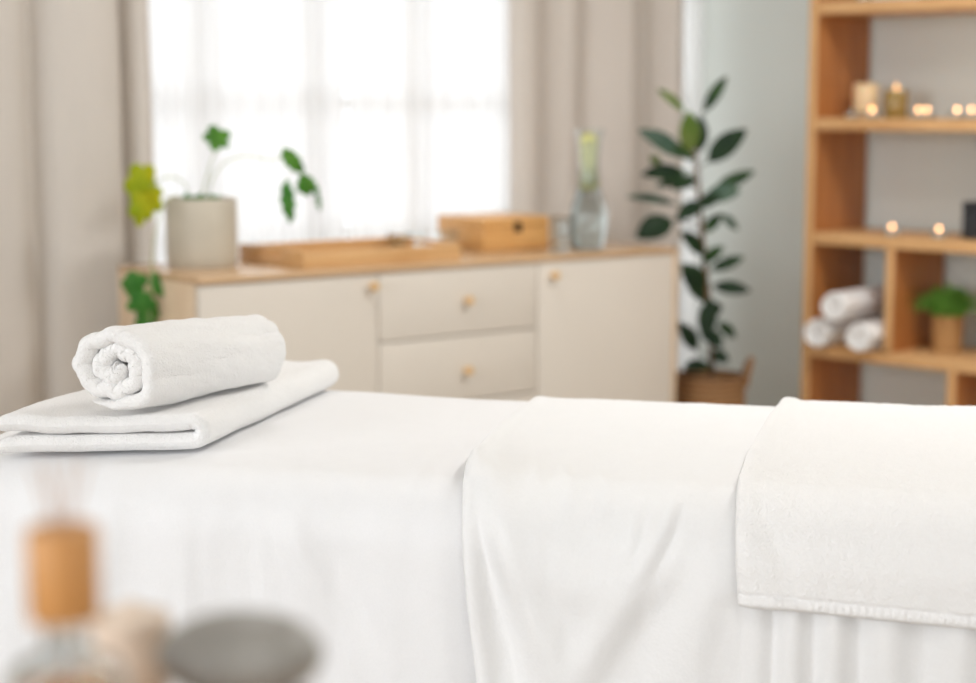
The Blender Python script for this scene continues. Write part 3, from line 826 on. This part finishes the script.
sroll = roll_mesh(.31, .0525, 2.4, .0165, seed=5, nl=26, nth=120)
axis_rz = math.atan2(SN.y, SN.x) - PI / 2
rolls = [(817, .040, 0.0, 'rolled white towel at lower left of the shelf stack'), (855, .05, 0.0, 'rolled white towel at lower right of the shelf stack, touching the divider'), (836, .03, 1.0, 'rolled white towel on top of the two in the shelf compartment')]
r0o = sroll.build('rolled_towel', M['terry_soft'])
cxw = (ft * .9 + d1) / 2
for i, (px, ld, up, lb) in enumerate(rolls):
    o = r0o if i == 0 else r0o.copy()
    if i: C.objects.link(o)
    lx = [ft * .9 + .054, d1 - .054, cxw][i]
    w_ = sw(lx, -.055 - .012 * i * (i == 2), zD + .001 + (.088 if i == 2 else 0))
    o.location = w_; o.rotation_euler = (0, 0, axis_rz)
    tag(o, lb, 'towel', 'rolled towels in the shelf compartment')

# ------------------------------------------------------------------ the massage table and its linen
BTOP = .742
AN = math.radians(13.2)
EA = RT * math.cos(AN) - FW * math.sin(AN)
EB = RT * math.sin(AN) + FW * math.cos(AN)
RB = .078
Bw = 2.62 - 2.065; A0 = -1.19; Lb = 1.92
BO = EA * A0 + EB * 2.065                            # flat-top corner, front left
table = thing('massage_table', 'padded massage table covered with white linen in the foreground', 'massage table', (BO + EA * Lb / 2 + EB * Bw / 2), math.atan2(EA.y, EA.x))
def rbox(x0, x1, y0, y1, z0, z1, e): return MB().box((x0, y0, z0), (x1, y1, z1), e)
hx, hy = Lb / 2 + RB - .022, Bw / 2 + RB - .022
rbox(-hx, hx, -hy, hy, BTOP - .15, BTOP - .014, .066).build('mattress', M['vinyl'], table)
rbox(-hx + .03, hx - .03, -hy + .03, hy - .03, BTOP - .20, BTOP - .15, .004).build('frame', M['beech'], table)
for sx in (-1, 1):
    for sy in (-1, 1):
        x = sx * (hx - .12); y = sy * (hy - .08)
        rbox(x - .025, x + .025, y - .025, y + .025, 0, BTOP - .20, .004).build('leg', M['beech'], table)

def px_at(px, py):
    """photo point -> (a, t) on the linen: t>0 on the flat top, t<0 measured down the front"""
    p = at_z(px, py, BTOP) - BO; a, b = p.dot(EA), p.dot(EB)
    if b >= 0: return a, b
    r = ray(px, py); q0 = CAM - BO                  # rounded front edge: a circle in the (b, z) plane
    ob, oz = q0.dot(EB), CAM.z - (BTOP - RB); db, dz = r.dot(EB), r.z
    aa, bb_, cc = db * db + dz * dz, ob * db + oz * dz, ob * ob + oz * oz - RB * RB
    disc = bb_ * bb_ - aa * cc
    if disc > 0:
        k = (-bb_ - math.sqrt(disc)) / aa; b, z = ob + k * db, oz + k * dz
        if z > 0 and b <= 0: return (CAM + r * k - BO).dot(EA), -RB * math.acos(min(1, z / RB))
    k = (-RB - ob) / db; q = CAM + r * k
    return (q - BO).dot(EA), -(RB * PI / 2 + (BTOP - q.z) - RB)
def edge(d):
    arc = RB * PI / 2
    s = np.where(d < arc, RB * np.sin(np.minimum(d, arc) / RB), RB + (d - arc) * .03)
    dn = np.where(d < arc, RB * (1 - np.cos(np.minimum(d, arc) / RB)), RB + (d - arc))
    return s, dn
def drape(A, Tt):
    """unrolled cloth coordinates -> world points on the bed"""
    oa = np.where(A < 0, -A, np.where(A > Lb, A - Lb, 0)); sa = np.where(A < 0, -1.0, 1.0)
    ot = np.where(Tt < 0, -Tt, np.where(Tt > Bw, Tt - Bw, 0)); st = np.where(Tt < 0, -1.0, 1.0)
    d = np.hypot(oa, ot) + 1e-9
    s, dn = edge(d)
    a = np.clip(A, 0, Lb) + sa * s * oa / d; b = np.clip(Tt, 0, Bw) + st * s * ot / d
    ea = np.array(EA); eb = np.array(EB); o = np.array(BO)
    P = o + a[..., None] * ea + b[..., None] * eb
    P[..., 2] = BTOP - dn
    return P
def normals(P):
    N = np.cross(np.gradient(P, axis=0), np.gradient(P, axis=1)); return N / (np.linalg.norm(N, axis=2, keepdims=True) + 1e-12)
def ridge(A, Tt, pts, w, h, raw=False, ends=True):
    """soft fold of height h and half-width w along a photo polyline"""
    q = [p if raw else px_at(*p) for p in pts]
    q = [(v.x, v.y) for v in smooth_path([(x, y, 0) for x, y in q], 5)]
    best = np.full(A.shape, 1e9); frac = np.zeros(A.shape); n = len(q) - 1
    for i in range(n):
        (x0, y0), (x1, y1) = q[i], q[i + 1]; dx, dy = x1 - x0, y1 - y0; l2 = dx * dx + dy * dy + 1e-12
        t = np.clip(((A - x0) * dx + (Tt - y0) * dy) / l2, 0, 1)
        d2 = (A - x0 - t * dx) ** 2 + (Tt - y0 - t * dy) ** 2
        m = d2 < best; best = np.where(m, d2, best); frac = np.where(m, (i + t) / n, frac)
    env = np.sin(PI * np.clip(frac, 0.02, .98)) ** .5 if ends else 1.0
    return h * np.exp(-best / (w * w)) * env
def nfield(A, Tt, sa, st, seed, oct_=2):
    out = np.zeros(A.shape); it = np.nditer(A, flags=['multi_index'])
    for v in it:
        i = it.multi_index; x, y = float(v) * sa, float(Tt[i]) * st
        out[i] = nz(x, y, seed) + (.5 * nz(x * 2.1, y * 2.1, seed + 9) if oct_ > 1 else 0)
    return out
NSUB = 1
# bottom sheet
a_ = np.concatenate([np.linspace(-.42, 0, 40)[:-1], np.linspace(0, Lb, 260), np.linspace(Lb, Lb + .42, 24)[1:]])
t_ = np.concatenate([np.linspace(-.50, -.10, 80)[:-1], np.linspace(-.10, Bw, 130), np.linspace(Bw, Bw + .45, 40)[1:]])
A, Tt = np.meshgrid(a_, t_, indexing='ij')
P = drape(A, Tt); N = normals(P)
hang = np.clip(-Tt / .12, 0, 1); hang = hang * hang * (3 - 2 * hang)
bl = [px_at(*p) for p in [(545, 396), (520, 412), (490, 440), (471, 468), (464, 500), (466, 545), (472, 600), (479, 650), (484, 683)]]
bt_ = [b for _, b in bl][::-1]; ba_ = [a for a, _ in bl][::-1]
def blanket_edge(t):
    lo = ba_[0] + .02 * (bt_[0] - t)
    return np.where(t < bt_[0], lo, np.interp(t, bt_, ba_))
vis = np.clip((blanket_edge(Tt) - A) / .06, 0, 1)
D = .0016 * nfield(A, Tt, 9, 5, 2.0) + .0011 * nfield(A, Tt, 26, 9, 31.0) * np.clip((.09 - Tt) / .15, .25, 1) + vis * hang * (.008 * nfield(A, Tt, 13, 2.0, 5.0) + .0012 * nfield(A, Tt, 45, 5, 8.0, 1))
for pts, w_, h_ in [([(232, 500), (236, 560), (240, 690)], .012, .003), ([(258, 505), (268, 580), (276, 690)], .012, .0035), ([(285, 520), (320, 590), (368, 690)], .016, .006),
                    ([(300, 500), (352, 590), (410, 690)], .018, -.004), ([(330, 470), (352, 486), (366, 500)], .008, .002), ([(430, 455), (415, 480), (404, 510)], .010, .0025),
                    ([(460, 450), (440, 478), (425, 510)], .010, .0025), ([(445, 520), (440, 600), (445, 690)], .02, .004), ([(120, 500), (100, 600), (90, 700)], .02, .005), ([(180, 510), (185, 600), (190, 700)], .016, .004), ([(40, 500), (20, 600), (10, 700)], .02, .005)]:
    D += ridge(A, Tt, pts, w_, h_) * np.clip(vis + .0, 0, 1)
D += -.010 * hang * np.clip((A - blanket_edge(Tt) - .02) / .03, 0, 1)
D += .006 * np.clip((blanket_edge(Tt) - .03 - A) / .3, 0, 1) * np.clip(Tt / .2, 0, 1)
MBs = MB().sheet(P + N * D[..., None], .003)
tag(MBs.build('bed_sheet', M['sheet']), 'white sheet spread over the massage table, under the folded towel', 'sheet')

# second cover, starting about mid-length
nt = np.concatenate([np.linspace(-.46, -.12, 110)[:-1], np.linspace(-.12, .02, 50)[:-1], np.linspace(.02, Bw, 80)[:-1], np.linspace(Bw, Bw + .4, 30)])
nu_ = np.concatenate([np.linspace(0, .06, 36)[:-1], np.linspace(.06, 1, 420)])
U, Tt = np.meshgrid(nu_, nt, indexing='ij')
ae = blanket_edge(Tt); aR = Lb + .40
A = ae + U * (aR - ae)
P = drape(A, Tt); N = normals(P)
hang = np.clip(-(Tt + .02) / .13, 0, 1); hang = hang * hang * (3 - 2 * hang)
dist = A - ae
D = .005 + .015 * hang
D = D + .0014 * nfield(A, Tt, 10, 6, 12.0) + .0012 * nfield(A, Tt, 28, 11, 33.0) * np.clip((.1 - Tt) / .15, .3, 1) + .0003 * nfield(A, Tt, 120, 120, 3.0, 1) + hang * .0035 * nfield(A, Tt, 9, 3.0, 15.0)
D += .007 * np.exp(-((dist - .010) / .011) ** 2) * np.clip((Bw + .02 - Tt) / .3, .25, 1)
D += .004 * np.clip(-(Tt) / .1, 0, 1) * np.exp(-((dist - .02) / .03) ** 2)
for pts, w_, h_ in [([(473, 490), (484, 540), (500, 610), (524, 690)], .022, -.016), ([(474, 462), (490, 505), (520, 566), (556, 650), (575, 700)], .022, .013),
                    ([(470, 440), (486, 480), (520, 530), (560, 570), (610, 590), (660, 560), (682, 500)], .03, .008),
                    ([(678, 505), (664, 535), (640, 572)], .010, .007), ([(684, 512), (672, 545), (652, 575)], .010, -.0035), ([(640, 508), (637, 535), (630, 556)], .008, .005), ([(646, 510), (643, 540), (637, 562)], .007, -.003),
                    ([(678, 570), (650, 620), (622, 690)], .032, -.008), ([(640, 590), (600, 640), (575, 700)], .022, .009), ([(720, 560), (700, 620), (690, 700)], .024, .009),
                    ([(560, 470), (568, 490), (572, 515)], .010, .0035), ([(535, 455), (536, 480), (540, 500)], .010, .0035), ([(600, 480), (606, 500), (606, 525)], .010, .0035)]:
    D += ridge(A, Tt, pts, w_, h_)
# pleats that open below the folded-over towel
ap = [px_at(x, 640)[0] for x in (767, 811, 864, 922, 985, 1050)]
pl = np.zeros(A.shape); x0 = px_at(744, 640)[0]
per = (ap[3] - ap[0]) / 3
ph_ = (A - ap[0] + .012 * np.sin(A * 23)) / per
pl = -.0075 * np.cos(2 * PI * ph_) * np.clip((A - x0) / .03, 0, 1)
on_ = np.clip((px_at(742, 590)[1] + .03 - Tt) / .06, 0, 1); pl *= on_ * on_ * (3 - 2 * on_)
D += pl
e1 = np.minimum(dist, .02); TH = .009 * rim(dist, .006)
MBs = MB().sheet(P + N * np.maximum(D, .001)[..., None], TH)
tag(MBs.build('blanket', M['blanket']), 'white soft blanket with a puckered left edge hanging over the table front', 'blanket')

# towel laid across the right end
te = [px_at(*p) for p in [(792, 399), (768, 428), (748, 462), (738, 492), (737, 530), (739, 565), (742, 597)]]
te_t = [b for _, b in te][::-1]; te_a = [a for a, _ in te][::-1]
hemL = px_at(742, 597); hemR = px_at(976, 621)
aR = Lb + .12
s_ = np.concatenate([np.linspace(0, .08, 30)[:-1], np.linspace(.08, .62, 330)[:-1], np.linspace(.62, 1, 40)])
v_ = np.concatenate([np.linspace(0, .12, 60)[:-1], np.linspace(.12, .45, 70)[:-1], np.linspace(.45, 1, 70)])
S, V = np.meshgrid(s_, v_, indexing='ij')
tb = Bw + .18
ledge0 = np.interp(hemL[1], te_t, te_a)
Aapp = hemL[0] + S * (aR - hemL[0])
th_hem = hemL[1] + (hemR[1] - hemL[1]) * (Aapp - hemL[0]) / (hemR[0] - hemL[0])
Tt = th_hem + V * (tb - th_hem)
le = np.interp(Tt, te_t, te_a)
A = le + S * (aR - le)
P = drape(A, Tt); N = normals(P)
dist = A - le; dh_ = Tt - th_hem
front = np.clip(-(Tt + .01) / .1, 0, 1)
D = .0135 + .025 * front
D = D + .0015 * nfield(A, Tt, 11, 9, 22.0) + .0008 * nfield(A, Tt, 75, 75, 25.0)
D += .004 * np.exp(-((dist - .012) / .012) ** 2)
D += front * .006 * np.exp(-((dist - .03) / .025) ** 2) * np.exp(-(dh_ / .05) ** 2)
D += .0015 * np.clip((Tt - Bw + .03) / .03, 0, 1)
for pts, w_, h_ in [([(800, 420), (775, 470), (765, 540), (775, 585)], .018, .0025), ([(752, 500), (772, 540), (790, 580)], .012, -.003)]:
    D += ridge(A, Tt, pts, w_, h_)
TH = .010 * rim(dist, .007) * rim(dh_, .006) * rim(V * 0 + (tb - Tt), .01)
hem = np.exp(-((dh_ - .0065) / .0055) ** 2); groove = np.exp(-((dh_ - .015) / .002) ** 2)
TH = TH + (.0035 + .006 * np.exp(-((dist - .03) / .025) ** 2)) * hem * rim(dh_, .004) - .0065 * groove
stitch = .0022 * np.sin(A * 2 * PI / .0085)
TH = TH + stitch * np.exp(-((dh_ - .010) / .0045) ** 2)
MBs = MB().sheet(P + N * D[..., None], np.maximum(TH, .0004))
tag(MBs.build('bath_towel', M['terry']), 'white terry towel laid across the right end, its stitched hem hanging over the front', 'towel')

# ------------------------------------------------------------------ folded towel and the roll on it
FT = .0222                                          # one folded layer
zt = BTOP + .009
fr = at_z(208, 451, zt); bk = at_z(341, 388, zt + .0)
fl_ = at_z(-6, 456, zt)
dirb = (bk - fr); dirb.z = 0; depth = dirb.length; dirb.normalize()
dirx = (fl_ - fr); dirx.z = 0; wid = dirx.length; dirx.normalize()
nsec = 90; nd = 70
ur = FT / 2 + .0022
flat = wid - ur - FT / 2
path = []
L_tot = flat * 2 + PI * ur
for i in range(nsec):
    s = L_tot * i / (nsec - 1)
    if s < flat: x, z, = flat - s, 0.0
    elif s < flat + PI * ur:
        k = (s - flat) / ur; x, z = -math.sin(k) * ur, ur - math.cos(k) * ur
    else: x, z = (s - flat - PI * ur), 2 * ur
    path.append((x, z, s))
# denser sampling in the bend
P = np.zeros((nsec + 24, nd, 3)); ss = np.concatenate([np.linspace(0, flat, 40)[:-1], np.linspace(flat, flat + PI * ur, 36)[:-1], np.linspace(flat + PI * ur, L_tot, 41)])
P = np.zeros((len(ss), nd, 3)); TH = np.zeros((len(ss), nd))
for i, s in enumerate(ss):
    if s < flat: x, z = flat - s, 0.0
    elif s < flat + PI * ur:
        k = (s - flat) / ur; x, z = -math.sin(k) * ur * 1.1, ur - math.cos(k) * ur
    else: x, z = (s - flat - PI * ur), 2 * ur
    top = z > ur
    for j in range(nd):
        dd = depth * j / (nd - 1)
        wt_ = z / (2 * ur); wt_ = wt_ * wt_ * (3 - 2 * wt_)
        e = .003 * nz(x * 14 + 3 * wt_, dd * 12, 5) + .006 * wt_ * nz(x * 8, 4.0, 2)
        px_ = x + .003 * nz(dd * 9, 1.0, 8)
        p = fr + dirx * (px_ + ur + FT / 2) + dirb * (dd + e + -.003 * wt_)
        z2 = z + wt_ * ((.006 * nz(x * 15, dd * 8, 1) + .0045 * nz(x * 6, dd * 3, 4) - .0005 + .0007 * nz(x * 160, dd * 160, 0))) + (1 - wt_) * .002 * nz(x * 13, dd * 6, 7)
        P[i, j] = (p.x, p.y, zt + FT / 2 + .0012 + z2)
    TH[i, :] = FT
dj = np.minimum(np.linspace(0, depth, nd), depth - np.linspace(0, depth, nd))
TH = TH * rim(dj, .012)[None, :] * rim(np.minimum(ss, L_tot - ss), .012)[:, None]
# finer sampling near the front edge so the roll-off is smooth
tag(MB().sheet(P, TH).build('folded_towel', M['terry']), 'white towel folded in two lying flat under the rolled towel', 'towel')

ztt = zt + 2 * FT + .0068
n0 = cr(-.492, 2.245); n1 = cr(-.338, 2.52)
ax = n1 - n0; Lr = ax.length
rm = roll_mesh(Lr, .0675, 2.35, .0222, seed=11, r0=.005, nl=110, nth=360, amp=.0036, taper=.17, start=-2.0, sag=.03, bulge=.03, ew=1.3, edge_r=.62, shear=(.42, .12), tail=.3, hug=1.5)
o = rm.build('rolled_towel', M['terry']); o.location = (n0.x, n0.y, ztt); o.rotation_euler = (0, 0, math.atan2(ax.y, ax.x) - PI / 2)
tag(o, 'large rolled white towel resting on the folded towel, its spiral end facing out', 'towel')

# ------------------------------------------------------------------ foreground: small table edge with spa things
KT = .88
kt = thing('side_table', 'small oak table just below the frame carrying the diffuser and stone', 'table', cr(-.22, .70), math.atan2(RT.y, RT.x))
MB().box((-.33, -.22, KT - .025), (.33, .22, KT), .004).build('tabletop', M['oak_y'], kt)
for sx in (-1, 1):
    for sy in (-1, 1): MB().box((sx * .29 - .02, sy * .18 - .02, 0), (sx * .29 + .02, sy * .18 + .02, KT - .025), .003).build('leg', M['beech'], kt)
DD = .80
dc = at_d(65, 620, DD)
df = thing('reed_diffuser', 'blurred reed diffuser bottle with a wooden cap in the foreground', 'diffuser', (dc.x, dc.y, KT + .0005))
hb = dc.z - KT                                      # cap bottom above the table
MB().lathe([(0, 0), (.026, 0), (.028, .004), (.028, hb - .030), (.024, hb - .022), (.0105, hb - .015), (.0095, hb), (.0075, hb), (.0085, hb - .015), (.0225, hb - .024), (.0262, hb - .031), (.0262, .005), (0, .005)], 40).build('bottle', M['glass'], df)
MB().lathe([(0, .0054), (.0258, .0054), (.0258, hb - .034), (0, hb - .034)], 36).build('oil', M['oil'], df)
lp = np.array([[(.0284 * math.cos(a), .0284 * math.sin(a), z) for z in np.linspace(.008, hb - .038, 6)] for a in np.linspace(-.7, .7, 14) + math.atan2(-FW.y, -FW.x)])
MB().sheet(lp, .0004).build('label', M['label'], df)
MB().lathe([(.004, hb + .0003), (.0162, hb + .0003), (.0170, hb + .002), (.0170, hb + .0425), (.0162, hb + .044), (.004, hb + .044)], 36, closed=True).build('cap', M['cork'], df)
for k in range(5):
    a_r = k * 1.05 + .3; d_ = RT * math.cos(a_r) + FW * math.sin(a_r)
    MB().tube([d_ * -.002 + Vector((0, 0, .02)), d_ * .002 + Vector((0, 0, hb + .04)), d_ * .012 + Vector((0, 0, hb + .075))], .0007, 6).build('reed', M['reed'], df)
# stone
sc = at_d(241, 662, .86)
st = MB().lathe([(0, -1), (.25, -.97), (.5, -.87), (.71, -.71), (.87, -.5), (.97, -.25), (1, 0), (.97, .25), (.87, .5), (.71, .71), (.5, .87), (.25, .97), (0, 1)], 48)
for v in st.v:
    k = 1 + .03 * nz(v.x * 1.3, v.y * 1.3, v.z); v.x *= .0425 * k; v.y *= .038 * k; v.z *= .021
low = MB(); low.add([Vector((v.x * .95, v.y * 1.0, v.z * .5)) for v in st.v], st.f, True)
o = low.build('massage_stone', M['stone']); o.location = (sc.x + .004, sc.y, KT + .0112); o.rotation_euler = (0, 0, math.atan2(RT.y, RT.x) + .5)
tag(o, 'wide flat grey stone under the rounder dark stone in the foreground', 'stone', 'stacked massage stones')
o = st.build('massage_stone', M['stone']); o.location = (sc.x, sc.y, KT + .0112 * 2 + .0212); o.rotation_euler = (0, 0, math.atan2(RT.y, RT.x))
tag(o, 'smooth dark grey massage stone on top of its stack in the blurred foreground', 'stone', 'stacked massage stones')
jc = at_d(132, 660, .93)
j = thing('ceramic_jar', 'small beige lidded jar between the diffuser and the dark stone', 'jar', (jc.x, jc.y, KT + .0005))
MB().lathe([(0, 0), (.018, 0), (.0205, .004), (.0205, .034), (0, .034)], 32).build('jar_body', M['beige_jar'], j)
MB().lathe([(0, .0345), (.021, .0345), (.0215, .036), (.021, .043), (.006, .045), (.005, .050), (0, .051)], 32).build('lid', M['beige_jar'], j)

# ------------------------------------------------------------------ light
w = bpy.data.worlds.new('World'); bpy.context.scene.world = w; w.use_nodes = True
bg = w.node_tree.nodes['Background']; bg.inputs[0].default_value = (0.95, 0.975, 1.0, 1); bg.inputs[1].default_value = 1.1
def area(name, loc, target, sx, sy, power, col=(1, 1, 1)):
    l = bpy.data.lights.new(name, 'AREA'); l.shape = 'RECTANGLE'; l.size = sx; l.size_y = sy; l.energy = power; l.color = col
    o = bpy.data.objects.new(name, l); C.objects.link(o); o.location = loc
    o.rotation_euler = (Vector(target) - Vector(loc)).to_track_quat('-Z', 'Y').to_euler(); return o
area('daylight_window_wall', (3.35, WY + .5, 1.3), (3.35, 0, 1.0), 3.0, 2.2, 28, (.97, .98, 1))
area('daylight_left_window', (XL - .45, 1.2, 1.6), (3, 1.2, .7), 3.4, 1.8, 90, (.925, .962, 1))
area('daylight_front_window', (1.0, YB - .45, 1.6), (1.0, 4, .8), 4.6, 1.8, 12, (.925, .962, 1))

for k, (x, y) in enumerate([(.4, -.2), (3.25, 1.8), (2.0, 3.1)]):  # unseen ceiling panels, added to brighten the bed top and the back of the room
    cx = thing('ceiling_light', ['square ceiling light panel behind the massage table, farthest from the window', 'square ceiling light panel nearest the grey side wall', 'square ceiling light panel in front of the sideboard'][k], 'ceiling light', (x, y, CEIL), 0, 'ceiling light panels')
    MB().box((-.31, -.31, -.03), (.31, .31, -.001), .003).build('frame', M['white'], cx)
    MB().box((-.285, -.285, -.033), (.285, .285, -.0302)).build('diffuser', M['panel_glow'], cx)
    area('ceiling_panel_lamp', (x, y, CEIL - .036), (x, y, 0), .56, .56, (8, 31, 7)[k], (1, .987, .97))
# ------------------------------------------------------------------ camera
cd = bpy.data.cameras.new('camera'); cam = bpy.data.objects.new('camera', cd); C.objects.link(cam)
cd.sensor_width = 36; cd.lens = FPX / 976 * 36
m = Matrix((( RT.x, _u.x, -_f.x, CAM.x), (RT.y, _u.y, -_f.y, CAM.y), (RT.z, _u.z, -_f.z, CAM.z), (0, 0, 0, 1)))
cam.matrix_world = m
cd.clip_start = .02
cd.dof.use_dof = True; cd.dof.focus_distance = 2.2; cd.dof.aperture_fstop = cd.lens / 1000 / .0245
sc = bpy.context.scene
sc.camera = cam
sc.view_settings.view_transform = 'Standard'; sc.view_settings.look = 'None'
sc.view_settings.exposure = 0.27; sc.view_settings.gamma = 1.0; sc.view_settings.use_curve_mapping = False
sc.cycles.use_denoising = True
sc.cycles.max_bounces = 10; sc.cycles.diffuse_bounces = 6; sc.cycles.transmission_bounces = 10; sc.cycles.transparent_max_bounces = 16
sc.cycles.sample_clamp_indirect = 4.0
